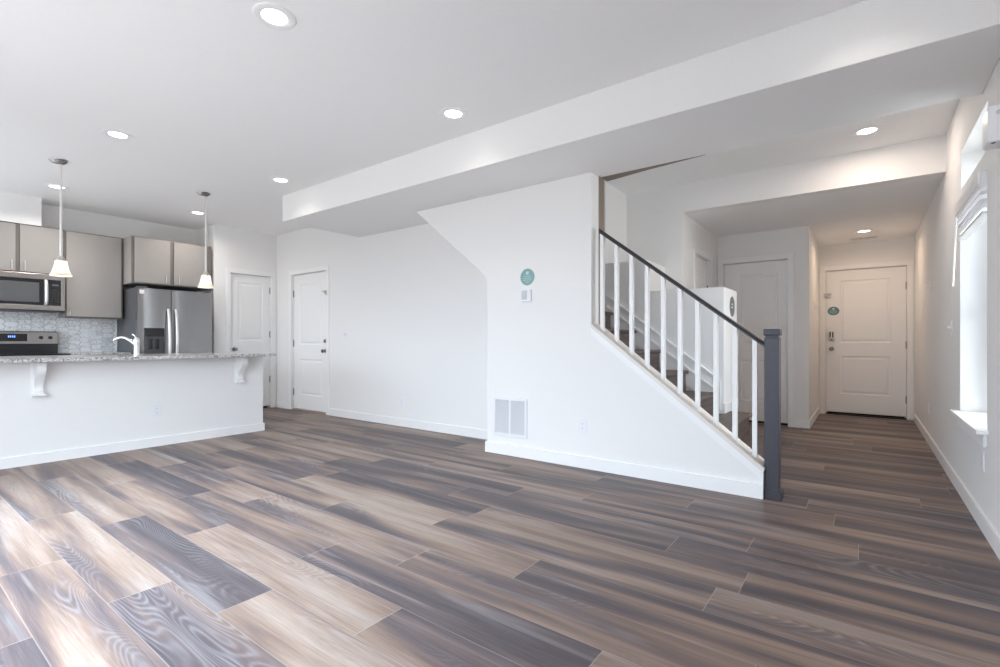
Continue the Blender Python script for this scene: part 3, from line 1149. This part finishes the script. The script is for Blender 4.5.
# railing
rl = thing('stair_railing', 'stair railing of white balusters, dark handrail and grey newel post', 'railing', (-0.495, 3.72, 0))
b = BM()
nx0, nx1, ny0, ny1 = -0.540, -0.452, 3.676, 3.764
box(b, nx0, nx1, ny0, ny1, 0, 1.075, 0.004, 2)
box(b, nx0+0.006, nx1-0.006, ny0+0.006, ny1-0.006, 1.07, 1.09, 0.002, 1)
box(b, nx0-0.006, nx1+0.006, ny0-0.006, ny1+0.006, 1.088, 1.132, 0.008, 3)
npo = obj('newel_post', b, 'newel', rl, label='slate grey square newel post')
b = BM()
cx, cy = (nx0+nx1)/2, (ny0+ny1)/2
for (hw, z0, z1) in ((0.058, 0, 0.052), (0.052, 0.050, 0.066)):
    box(b, cx-hw, cx+hw, cy-hw, cy+hw, z0, z1, 0.003, 2)
obj('plinth', b, 'newel', npo)
RS = 0.772


def rail_z(x):
    return 1.030+(-0.545-x)*RS


xa, xb = -1.752, -0.541
b = BM()
# moulded rail section swept along the slope
sec = [(-0.018, -0.019), (-0.018, -0.007), (-0.013, -0.004), (-0.021, 0.001), (-0.024, 0.007), (-0.019, 0.014), (-0.009, 0.017),
       (0.009, 0.017), (0.019, 0.014), (0.024, 0.007), (0.021, 0.001), (0.013, -0.004), (0.018, -0.007), (0.018, -0.019)]
ra = [b.verts.new((xa, 3.72+s, rail_z(xa)+h)) for s, h in sec]
rb_ = [b.verts.new((xb, 3.72+s, rail_z(xb)+h)) for s, h in sec]
n = len(sec)
b.faces.new(ra)
b.faces.new(rb_)
for i in range(n):
    b.faces.new((ra[i], ra[(i+1) % n], rb_[(i+1) % n], rb_[i]))
bmesh.ops.recalc_face_normals(b, faces=b.faces)
obj('handrail', b, 'rail', rl, True, label='dark brown sloping handrail')

def cap_z(x):
    return 0.208+(-0.535-x)*(1.197-0.208)/(1.795-0.535)


for i in range(10):
    x = -1.73+i*0.1253
    hw = 0.0155
    b = BM()
    pts = [(x-hw, cap_z(x-hw)), (x+hw, cap_z(x+hw)), (x+hw, rail_z(x+hw)-0.016), (x-hw, rail_z(x-hw)-0.016)]
    prism(b, pts, 'XZ', 3.72-hw, 3.72+hw, 0.0025)
    obj('baluster', b, 'trim', rl)

# ------------------------------------------------------------------ kitchen island
isl = thing('kitchen_island', 'white kitchen island half wall with two corbels', 'island', (-6.1, 1.4, 0))
b = BM()
box(b, -5.80, -5.68, -0.72, 2.926, 0, 0.877)
obj('front_panel', b, 'wall', isl)
b = BM()
box(b, -6.42, -5.80, -0.72, 2.90, 0.1, 0.877)
box(b, -6.36, -5.80, -0.72, 2.90, 0.0, 0.1)
obj('cabinet_body', b, 'cabinet', isl, label='grey cabinet back side of the island')
b = BM()
box(b, -5.68, -5.666, -0.72, 2.94, 0, 0.082)
box(b, -5.68, -5.666, -0.72, 2.94, 0.08, 0.090, 0.003, 1)
box(b, -5.80, -5.68, 2.926, 2.94, 0, 0.09, 0.003, 1)
obj('baseboard', b, 'trim', isl)


def corbel(y):
    c_ = BM()
    hw = 0.030
    x0 = -5.68
    pr = [(x0+0.012, 0.872), (x0+0.150, 0.872), (x0+0.150, 0.850), (x0+0.142, 0.842)]
    # S curve down
    for i in range(1, 15):
        t_ = i/14
        z = 0.842-0.220*t_
        x = x0+0.040+0.100*(0.5+0.5*math.cos(PI*t_))+0.012*math.sin(2*PI*t_)
        pr.append((x, z))
    pr += [(x0+0.052, 0.615), (x0+0.052, 0.600), (x0+0.012, 0.600)]
    prism(c_, pr, 'XZ', y-hw, y+hw, 0.002)
    o = obj('corbel', c_, 'trim', isl)
    b = BM()
    box(b, x0, x0+0.014, y-0.050, y+0.050, 0.575, 0.874, 0.003, 1)
    box(b, x0, x0+0.070, y-0.044, y+0.044, 0.582, 0.602, 0.004, 2)
    obj('back_plate', b, 'trim', o)


corbel(0.972)
corbel(2.652)
b = BM()
box(b, -6.55, -5.43, -0.74, 2.955, 0.877, 0.908, 0.005, 3)
tag(obj('island_countertop', b, 'granite'), 'speckled grey and white granite countertop on the island', 'countertop')

# faucet
fx, fy = -6.08, 1.80
t = thing('kitchen_faucet', 'chrome single-lever kitchen faucet on the island countertop', 'faucet', (fx, fy, 0.908))
b = BM()
lathe(b, [(0.030, 0.908), (0.030, 0.916), (0.025, 0.922), (0.024, 1.03), (0.027, 1.05), (0.025, 1.075), (0.014, 1.088), (0.001, 1.09)], (fx, fy, 0), 'Z', 28)
obj('body', b, 'chrome', t, True)
b = BM()
pts, rr = [], []
for i in range(17):
    q = i/16
    dd = 0.018+0.215*q
    pts.append((fx-0.78*dd, fy-0.62*dd, 1.020+0.072*math.sin(PI*min(1, q*1.02)*0.78)-0.004*q))
    rr.append(0.0145-0.003*q)
tube(b, pts, rr, 14)
obj('spout', b, 'chrome', t, True)
b = BM()
tube(b, [(fx, fy, 1.08), (fx-0.012, fy-0.010, 1.105), (fx-0.035, fy-0.028, 1.122)], [0.010, 0.008, 0.008], 12)
obj('lever', b, 'chrome', t, True)
# undermount sink rim (just visible along the counter)
b = BM()
for (xa, xb, ya, yb) in ((-6.45, -6.43, 1.45, 2.15), (-6.17, -6.15, 1.45, 2.15), (-6.43, -6.17, 1.45, 1.47), (-6.43, -6.17, 2.13, 2.15)):
    box(b, xa, xb, ya, yb, 0.9085, 0.911, 0.001, 1)
box(b, -6.43, -6.17, 1.47, 2.13, 0.9082, 0.9092)
tag(obj('kitchen_sink', b, 'steel'), 'stainless sink set in the island countertop behind the faucet', 'sink')

# ------------------------------------------------------------------ kitchen back wall
b = BM()
box(b, XK, XK+0.012, 0.2, 2.165, 0.9, 1.42)
struct('wall_backsplash', b, 'picket', 'white and grey marble picket tile backsplash', 'backsplash')
b = BM()
box(b, XK+0.0, XK+0.02, 2.165, 2.178, 0.9, 1.36, 0.003, 1)
struct('trim_5', b, 'trim', 'pale edge strip where the backsplash ends by the refrigerator', 'trim')


def bar_pull(parent, x, y, z, ln=0.11, horiz=False):
    b = BM()
    if horiz:
        tube(b, [(x+0.028, y-ln/2, z), (x+0.028, y+ln/2, z)], 0.005, 10)
        for s in (-1, 1):
            tube(b, [(x, y+s*ln*0.33, z), (x+0.028, y+s*ln*0.33, z)], 0.004, 8)
    else:
        tube(b, [(x+0.028, y, z-ln/2), (x+0.028, y, z+ln/2)], 0.005, 10)
        for s in (-1, 1):
            tube(b, [(x, y, z+s*ln*0.33), (x+0.028, y, z+s*ln*0.33)], 0.004, 8)
    return obj('handle', b, 'nickel', parent, True, label='slim satin metal bar pull')


def wall_cabinet(label, y0, y1, z0, z1, xf, doors, group, side=True):
    t = thing('wall_cabinet', label, 'cabinet', (xf, (y0+y1)/2, z0), group)
    b = BM()
    box(b, XK, xf-0.020, y0, y1, z0, z1, 0.002, 1)
    obj('body', b, 'cabinet_box', t)
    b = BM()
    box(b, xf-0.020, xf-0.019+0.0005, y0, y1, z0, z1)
    obj('face_frame', b, 'cabinet_frame_shaded', t)
    for (a, c, hy, hz) in doors:
        b = BM()
        box(b, xf-0.018, xf, a, c, z0+0.012, z1-0.012, 0.002, 2)
        d = obj('door', b, 'cabinet', t)
        if hy is not None:
            bar_pull(d, xf, hy, hz)
    return t


GC = 'grey slab-door wall cabinets'
wall_cabinet('taupe grey two-door wall cabinet above the microwave', 0.80, 1.572, 1.845, 2.41, -7.79,
             [(0.812, 1.146, 1.115, 1.93), (1.183, 1.560, 1.222, 1.93)], GC)
wall_cabinet('tall taupe grey single-door wall cabinet right of the microwave', 1.575, 2.160, 1.345, 2.405, -7.79,
             [(1.592, 2.140, 1.625, 1.435)], GC)
wall_cabinet('deep taupe grey two-door cabinet above the refrigerator', 2.168, 3.125, 1.800, 2.405, -7.50,
             [(2.20, 2.600, 2.545, 1.885), (2.645, 3.035, 2.70, 1.885)], GC)

# microwave
t = thing('microwave', 'stainless over-the-range microwave with black glass door', 'microwave', (-7.72, 1.18, 1.40))
b = BM()
box(b, XK+0.015, -7.74, 0.803, 1.565, 1.415, 1.838, 0.003, 1)
box(b, XK+0.03, -7.76, 0.82, 1.55, 1.400, 1.416)
obj('body', b, 'dark_grey', t)
b = BM()
yv0, yv1 = 0.803, 1.565
box(b, -7.745, -7.72, yv0, yv1, 1.775, 1.838, 0.003, 2)
box(b, -7.745, -7.72, yv0, yv1, 1.415, 1.472, 0.003, 2)
box(b, -7.745, -7.72, 1.528, yv1, 1.47, 1.777, 0.002, 1)
box(b, -7.745, -7.72, yv0, 0.835, 1.47, 1.777, 0.002, 1)
obj('steel_frame', b, 'steel', t)
b = BM()
box(b, -7.745, -7.722, 0.835, 1.42, 1.472, 1.775, 0.002, 1)
d = obj('door', b, 'black', t)
b = BM()
box(b, -7.7225, -7.7205, 0.875, 1.335, 1.505, 1.735, 0.001, 1)
obj('door_window', b, 'oven_glass', d)
b = BM()
pts = [(-7.722, 1.392, 1.765), (-7.70, 1.392, 1.755), (-7.688, 1.392, 1.70), (-7.684, 1.392, 1.62), (-7.688, 1.392, 1.54), (-7.70, 1.392, 1.49), (-7.722, 1.392, 1.48)]
tube(b, pts, 0.017, 12)
obj('handle', b, 'handle_metal', d, True)
b = BM()
box(b, -7.745, -7.722, 1.42, 1.528, 1.472, 1.775, 0.002, 1)
cp = obj('control_panel', b, 'black', t)
b = BM()
box(b, -7.7225, -7.7212, 1.447, 1.505, 1.705, 1.728)
obj('display', b, 'dark_grey', cp)
b = BM()
for i in range(5):
    for j in range(3):
        box(b, -7.7225, -7.7213, 1.443+j*0.024, 1.460+j*0.024, 1.515+i*0.033, 1.535+i*0.033)
obj('keypad', b, 'black_matte', cp)

# range
t = thing('kitchen_range', 'stainless electric range with black cooktop and rear control panel', 'range', (-7.8, 1.18, 0))
b = BM()
box(b, XK+0.015, -7.53, 0.803, 1.560, 0.02, 0.890, 0.004, 1)
obj('body', b, 'dark_grey', t)
b = BM()
box(b, XK+0.05, -7.47, 0.798, 1.566, 0.890, 0.908, 0.004, 2)
obj('cooktop', b, 'black', t)
b = BM()
prism(b, [(XK+0.02, 0.905), (-8.03, 0.905), (-8.03, 1.02), (-8.045, 1.165), (XK+0.02, 1.175)], 'XZ', 0.803, 1.560, 0.003)
bg_ = obj('back_panel', b, 'black', t)
b = BM()
prism(b, [(-8.048, 1.025), (-8.024, 1.020), (-8.036, 1.160), (-8.060, 1.165)], 'XZ', 0.806, 1.557, 0.002)
obj('control_fascia', b, 'steel', bg_)
b = BM()
prism(b, [(-8.03, 1.05), (-8.0245, 1.050), (-8.0325, 1.140), (-8.04, 1.140)], 'XZ', 1.02, 1.282, 0.001)
ds = obj('display_glass', b, 'black', bg_)
b = BM()
x_ = -8.0265
for i, yy in enumerate((1.118, 1.134, 1.152, 1.168)):
    box(b, x_-0.004, x_, yy, yy+0.010, 1.095, 1.118)
obj('clock_digits', b, 'display', ds)
for yy in (0.865, 0.945, 1.402, 1.487):
    b = BM()
    lathe(b, [(0.021, -8.034), (0.021, -8.022), (0.018, -8.005), (0.0001, -8.003)], (0, yy, 1.095), 'X', 24)
    box(b, -8.012, -7.999, yy-0.004, yy+0.004, 1.078, 1.112, 0.002, 1)
    obj('knob', b, 'black', bg_, True)
b = BM()
box(b, -7.53, -7.50, 0.81, 1.553, 0.22, 0.82, 0.004, 2)
od = obj('oven_door', b, 'steel', t)
b = BM()
tube(b, [(-7.46, 0.85, 0.77), (-7.46, 1.51, 0.77)], 0.012, 12)
for yy in (0.88, 1.48):
    tube(b, [(-7.50, yy, 0.77), (-7.46, yy, 0.77)], 0.009, 10)
obj('handle', b, 'handle_metal', od, True)
b = BM()
box(b, -7.53, -7.50, 0.81, 1.553, 0.06, 0.21, 0.004, 2)
obj('storage_drawer', b, 'steel', t)

# base cabinet right of range + counter
t = thing('base_cabinet', 'grey base cabinet between the range and the refrigerator', 'cabinet', (-7.8, 1.86, 0))
b = BM()
box(b, XK+0.013, -7.53, 1.570, 2.155, 0.1, 0.876)
box(b, XK+0.013, -7.60, 1.570, 2.155, 0.0, 0.1)
obj('body', b, 'cabinet_box', t)
b = BM()
box(b, -7.529, -7.51, 1.585, 2.14, 0.72, 0.86, 0.002, 1)
dr = obj('drawer', b, 'cabinet', t)
bar_pull(dr, -7.51, 1.86, 0.79, 0.11, True)
b = BM()
box(b, -7.529, -7.51, 1.585, 2.14, 0.115, 0.705, 0.002, 1)
dr = obj('door', b, 'cabinet', t)
bar_pull(dr, -7.51, 1.64, 0.60)
b = BM()
box(b, XK+0.013, -7.50, 1.568, 2.160, 0.877, 0.906, 0.004, 2)
tag(obj('back_countertop', b, 'granite'), 'short granite countertop between the range and the refrigerator', 'countertop')

# refrigerator
t = thing('refrigerator', 'stainless side-by-side refrigerator with ice dispenser', 'refrigerator', (-7.7, 2.62, 0))
b = BM()
box(b, XK+0.02, -7.42, 2.185, 3.068, 0.03, 1.735, 0.006, 2)
box(b, -7.50, -7.38, 2.20, 2.30, 1.733, 1.752, 0.004, 1)
box(b, -7.50, -7.38, 2.95, 3.05, 1.733, 1.752, 0.004, 1)
obj('cabinet_body', b, 'dark_grey', t)
b = BM()
box(b, -7.46, -7.40, 2.20, 3.05, 0.01, 0.07)
obj('toe_grille', b, 'black_matte', t)
FXF = -7.34


def fridge_door(y0, y1):
    b = BM()
    # slightly bowed front
    n = 10
    pr = [(-7.415, y0)]
    for i in range(n+1):
        s = i/n
        pr.append((FXF-0.012+0.012*math.sin(PI*s)**0.6 if 0 < s < 1 else FXF-0.014, y0+(y1-y0)*s))
    pr.append((-7.415, y1))
    prism(b, pr, 'XY', 0.075, 1.728)
    return b


d1 = obj('freezer_door', fridge_door(2.185, 2.556), 'steel_door', t, True)
d2 = obj('fridge_door', fridge_door(2.564, 3.068), 'steel_door', t, True)
for d, yy in ((d1, 2.517), (d2, 2.603)):
    b = BM()
    pts = []
    for i in range(17):
        s = i/16
        pts.append((FXF+0.012+0.055*math.sin(PI*s)**0.5, yy, 1.47-0.92*s))
    tube(b, pts, 0.017, 12)
    obj('handle', b, 'handle_metal', d, True, label='long bowed satin handle')
b = BM()
box(b, -7.36, FXF+0.004, 2.252, 2.478, 0.84, 1.222, 0.003, 1)
dp = obj('dispenser', b, 'black', d1, label='black ice and water dispenser')
b = BM()
box(b, FXF+0.003, FXF+0.007, 2.262, 2.468, 0.875, 1.125, 0.002, 1)
obj('recess', b, 'dark_grey', dp)
for yy in (2.30, 2.375):
    b = BM()
    box(b, FXF+0.006, FXF+0.016, yy, yy+0.040, 0.95, 1.08, 0.004, 2)
    obj('paddle', b, 'black', dp)
b = BM()
box(b, FXF+0.003, FXF+0.014, 2.262, 2.468, 1.115, 1.140, 0.003, 1)
obj('nozzle_bar', b, 'black', dp)
b = BM()
box(b, -7.352, FXF+0.0005, 2.205, 2.255, 1.655, 1.705)
obj('energy_label', b, 'plate', d1, label='small white label')

# ------------------------------------------------------------------ recessed lights


def recessed(loc, label, power, color=(1.0, 0.92, 0.84), spread=125):
    x, y, z = loc
    t = thing('recessed_light', label, 'ceiling light', loc, 'round recessed downlights')
    b = BM()
    lathe(b, [(0.105, 0.0), (0.104, -0.004), (0.096, -0.008), (0.068, -0.006), (0.062, -0.002), (0.062, 0.0)], (0, 0, 0), 'Z', 40, True)
    obj('trim_ring', b, 'trim', t, True, True)
    b = BM()
    lathe(b, [(0.062, -0.0005), (0.061, -0.003), (0.0001, -0.004)], (0, 0, 0), 'Z', 40)
    obj('lens', b, 'lens', t, True, True)
    d = bpy.data.lights.new('downlight', 'AREA')
    d.shape = 'DISK'
    d.size = 0.13
    d.energy = power
    d.color = color
    d.spread = math.radians(spread)
    o = bpy.data.objects.new('downlight', d)
    o.parent = t
    o.location = (0, 0, -0.012)
    COL.objects.link(o)
    return t


PWR = 0.8
recessed((-2.46, 1.328, CH), 'large recessed downlight at the very top, nearest the camera', PWR)
recessed((-2.445, 2.69, CH), 'recessed downlight beside the soffit face, right of centre on the main ceiling', PWR)
recessed((-4.89, 1.32, CH), 'recessed downlight on the main ceiling just right of the near pendant canopy', PWR)
recessed((-4.90, 2.712, CH), 'recessed downlight on the main ceiling near the left end of the soffit', PWR)
recessed((-7.07, 1.362, CH), 'recessed downlight behind the near pendant rod above the kitchen', 10, (1.0, 0.93, 0.86), 150)
recessed((-7.02, 2.75, CH), 'recessed downlight behind the far pendant rod above the refrigerator', 6, (1.0, 0.92, 0.84), 160)
recessed((-0.02, 2.69, CH), 'recessed downlight before the right end of the soffit, next to the right wall', PWR)
recessed((0.014, 4.90, CH), 'recessed downlight in the stairwell ceiling behind the soffit', 5.0, (1.0, 0.82, 0.69), 180)
recessed((-0.008, 7.667, CL), 'recessed downlight in the low entry hall ceiling before the front door', 3.9, (1.0, 0.72, 0.50), 165)

# ceiling register in the hall
t = thing('ceiling_register', 'small white ceiling register behind the entry hall downlight', 'vent', (-0.01, 8.17, CL))
b = BM()
for (xa, xb, ya, yb) in ((-0.165, 0.145, 8.11, 8.125), (-0.165, 0.145, 8.215, 8.23), (-0.165, -0.150, 8.125, 8.215), (0.130, 0.145, 8.125, 8.215), (-0.018, -0.002, 8.125, 8.215)):
    box(b, xa, xb, ya, yb, CL-0.008, CL, 0.002, 1)
obj('frame', b, 'trim', t)
b = BM()
box(b, -0.155, 0.135, 8.12, 8.22, CL-0.003, CL-0.001)
obj('duct_opening', b, 'black_matte', t)
b = BM()
for i in range(3):
    y = 8.140+i*0.028
    prism(b, [(y, CL-0.007), (y+0.002, CL-0.0075), (y+0.008, CL-0.003), (y+0.006, CL-0.0025)], 'YZ', -0.15, 0.13)
obj('louvres', b, 'trim', t)

# ------------------------------------------------------------------ pendants
PH_T, PH_B = 1.800, 1.660


def make_pendant(label):
    t = thing('pendant_light', label, 'pendant light', (0, 0, CH), 'pendant lights over the island')
    # canopy: shallow dish with a curled leaf tip
    b = BM()
    lathe(b, [(0.030, 0.0), (0.046, -0.010), (0.046, -0.016), (0.034, -0.030), (0.016, -0.040), (0.0001, -0.042)], (0, 0, 0), 'Z', 36)
    # curled strap rising from the dish to a point
    seg = []
    nn = 12
    for i in range(nn+1):
        s = i/nn
        a = (-0.02-0.075*s)
        z = -0.036+0.036*s**3.5
        w = 0.015*(1-s)**0.8+0.002
        dx, dy = -0.55, -0.835
        px, py = -dy, dx
        seg.append([b.verts.new((-dx*a+px*q*w, -dy*a+py*q*w, z+h)) for q, h in ((-1, 0), (1, 0), (1, 0.007), (-1, 0.007))])
    for p, q in zip(seg, seg[1:]):
        for k in range(4):
            b.faces.new((p[k], p[(k+1) % 4], q[(k+1) % 4], q[k]))
    b.faces.new(seg[0])
    b.faces.new(seg[-1])
    bmesh.ops.recalc_face_normals(b, faces=b.faces)
    obj('canopy', b, 'dark_nickel', t, True, True)
    b = BM()
    tube(b, [(0, 0, -0.038), (0, 0, -0.24)], 0.007, 12)
    tube(b, [(0, 0, -0.20), (0, 0, PH_T-CH+0.02)], 0.0105, 14)
    tube(b, [(0, 0, -0.205), (0, 0, -0.22)], 0.013, 14)
    obj('rod', b, 'rod', t, True, True)
    b = BM()
    zt = PH_T-CH
    lathe(b, [(0.012, zt+0.045), (0.020, zt+0.040), (0.026, zt+0.018), (0.034, zt+0.014), (0.036, zt+0.0), (0.030, zt-0.006)], (0, 0, 0), 'Z', 28)
    obj('socket_cap', b, 'nickel', t, True, True)
    # flared glass shade with wall thickness
    b = BM()
    zb = PH_B-CH
    H = zt-zb
    out = []
    for i in range(13):
        s = i/12
        r = 0.044+0.014*s+0.026*s**2.6
        out.append((r, zt-H*s))
    inn = [(r-0.004, z-0.0 if i else z-0.004) for i, (r, z) in enumerate(out)]
    prof = [(0.030, zt)]+out+inn[::-1]+[(0.030, zt-0.004)]
    lathe(b, prof, (0, 0, 0), 'Z', 44, True)
    obj('shade', b, 'shade_glass', t, True, True)
    b = BM()
    lathe(b, [(0.0001, zt-0.02), (0.014, zt-0.03), (0.030, zt-0.07), (0.030, zt-0.085), (0.018, zt-0.108), (0.0001, zt-0.112)], (0, 0, 0), 'Z', 24)
    obj('bulb', b, 'bulb', t, True, True)
    return t


p1 = make_pendant('glass pendant light over the near end of the island')
p1.location = (-6.0, 1.187, CH)
p2 = copy_tree(p1)
p2.location = (-6.0, 2.435, CH)
p2['label'] = 'glass pendant light over the far end of the island, before the refrigerator'
# door stop on the right wall baseboard near the front door
t = thing('door_stop', 'small white spring door stop on the baseboard near the front door', 'door stop', (XR-BT, 8.15, 0.06))
b = BM()
pts = []
for i in range(60):
    a = i*0.9
    pts.append((XR-BT-0.006-i*0.001, 8.15+0.006*math.cos(a), 0.055+0.006*math.sin(a)))
tube(b, pts, 0.0016, 6)
obj('spring', b, 'nickel', t, True)
b = BM()
lathe(b, [(0.008, XR-BT-0.085), (0.009, XR-BT-0.066), (0.0001, XR-BT-0.064)], (0, 8.15, 0.055), 'X', 16)
obj('rubber_tip', b, 'plate', t, True)
b = BM()
lathe(b, [(0.010, XR-BT), (0.009, XR-BT-0.007), (0.0001, XR-BT-0.008)], (0, 8.15, 0.055), 'X', 16)
obj('mount', b, 'nickel', t, True)
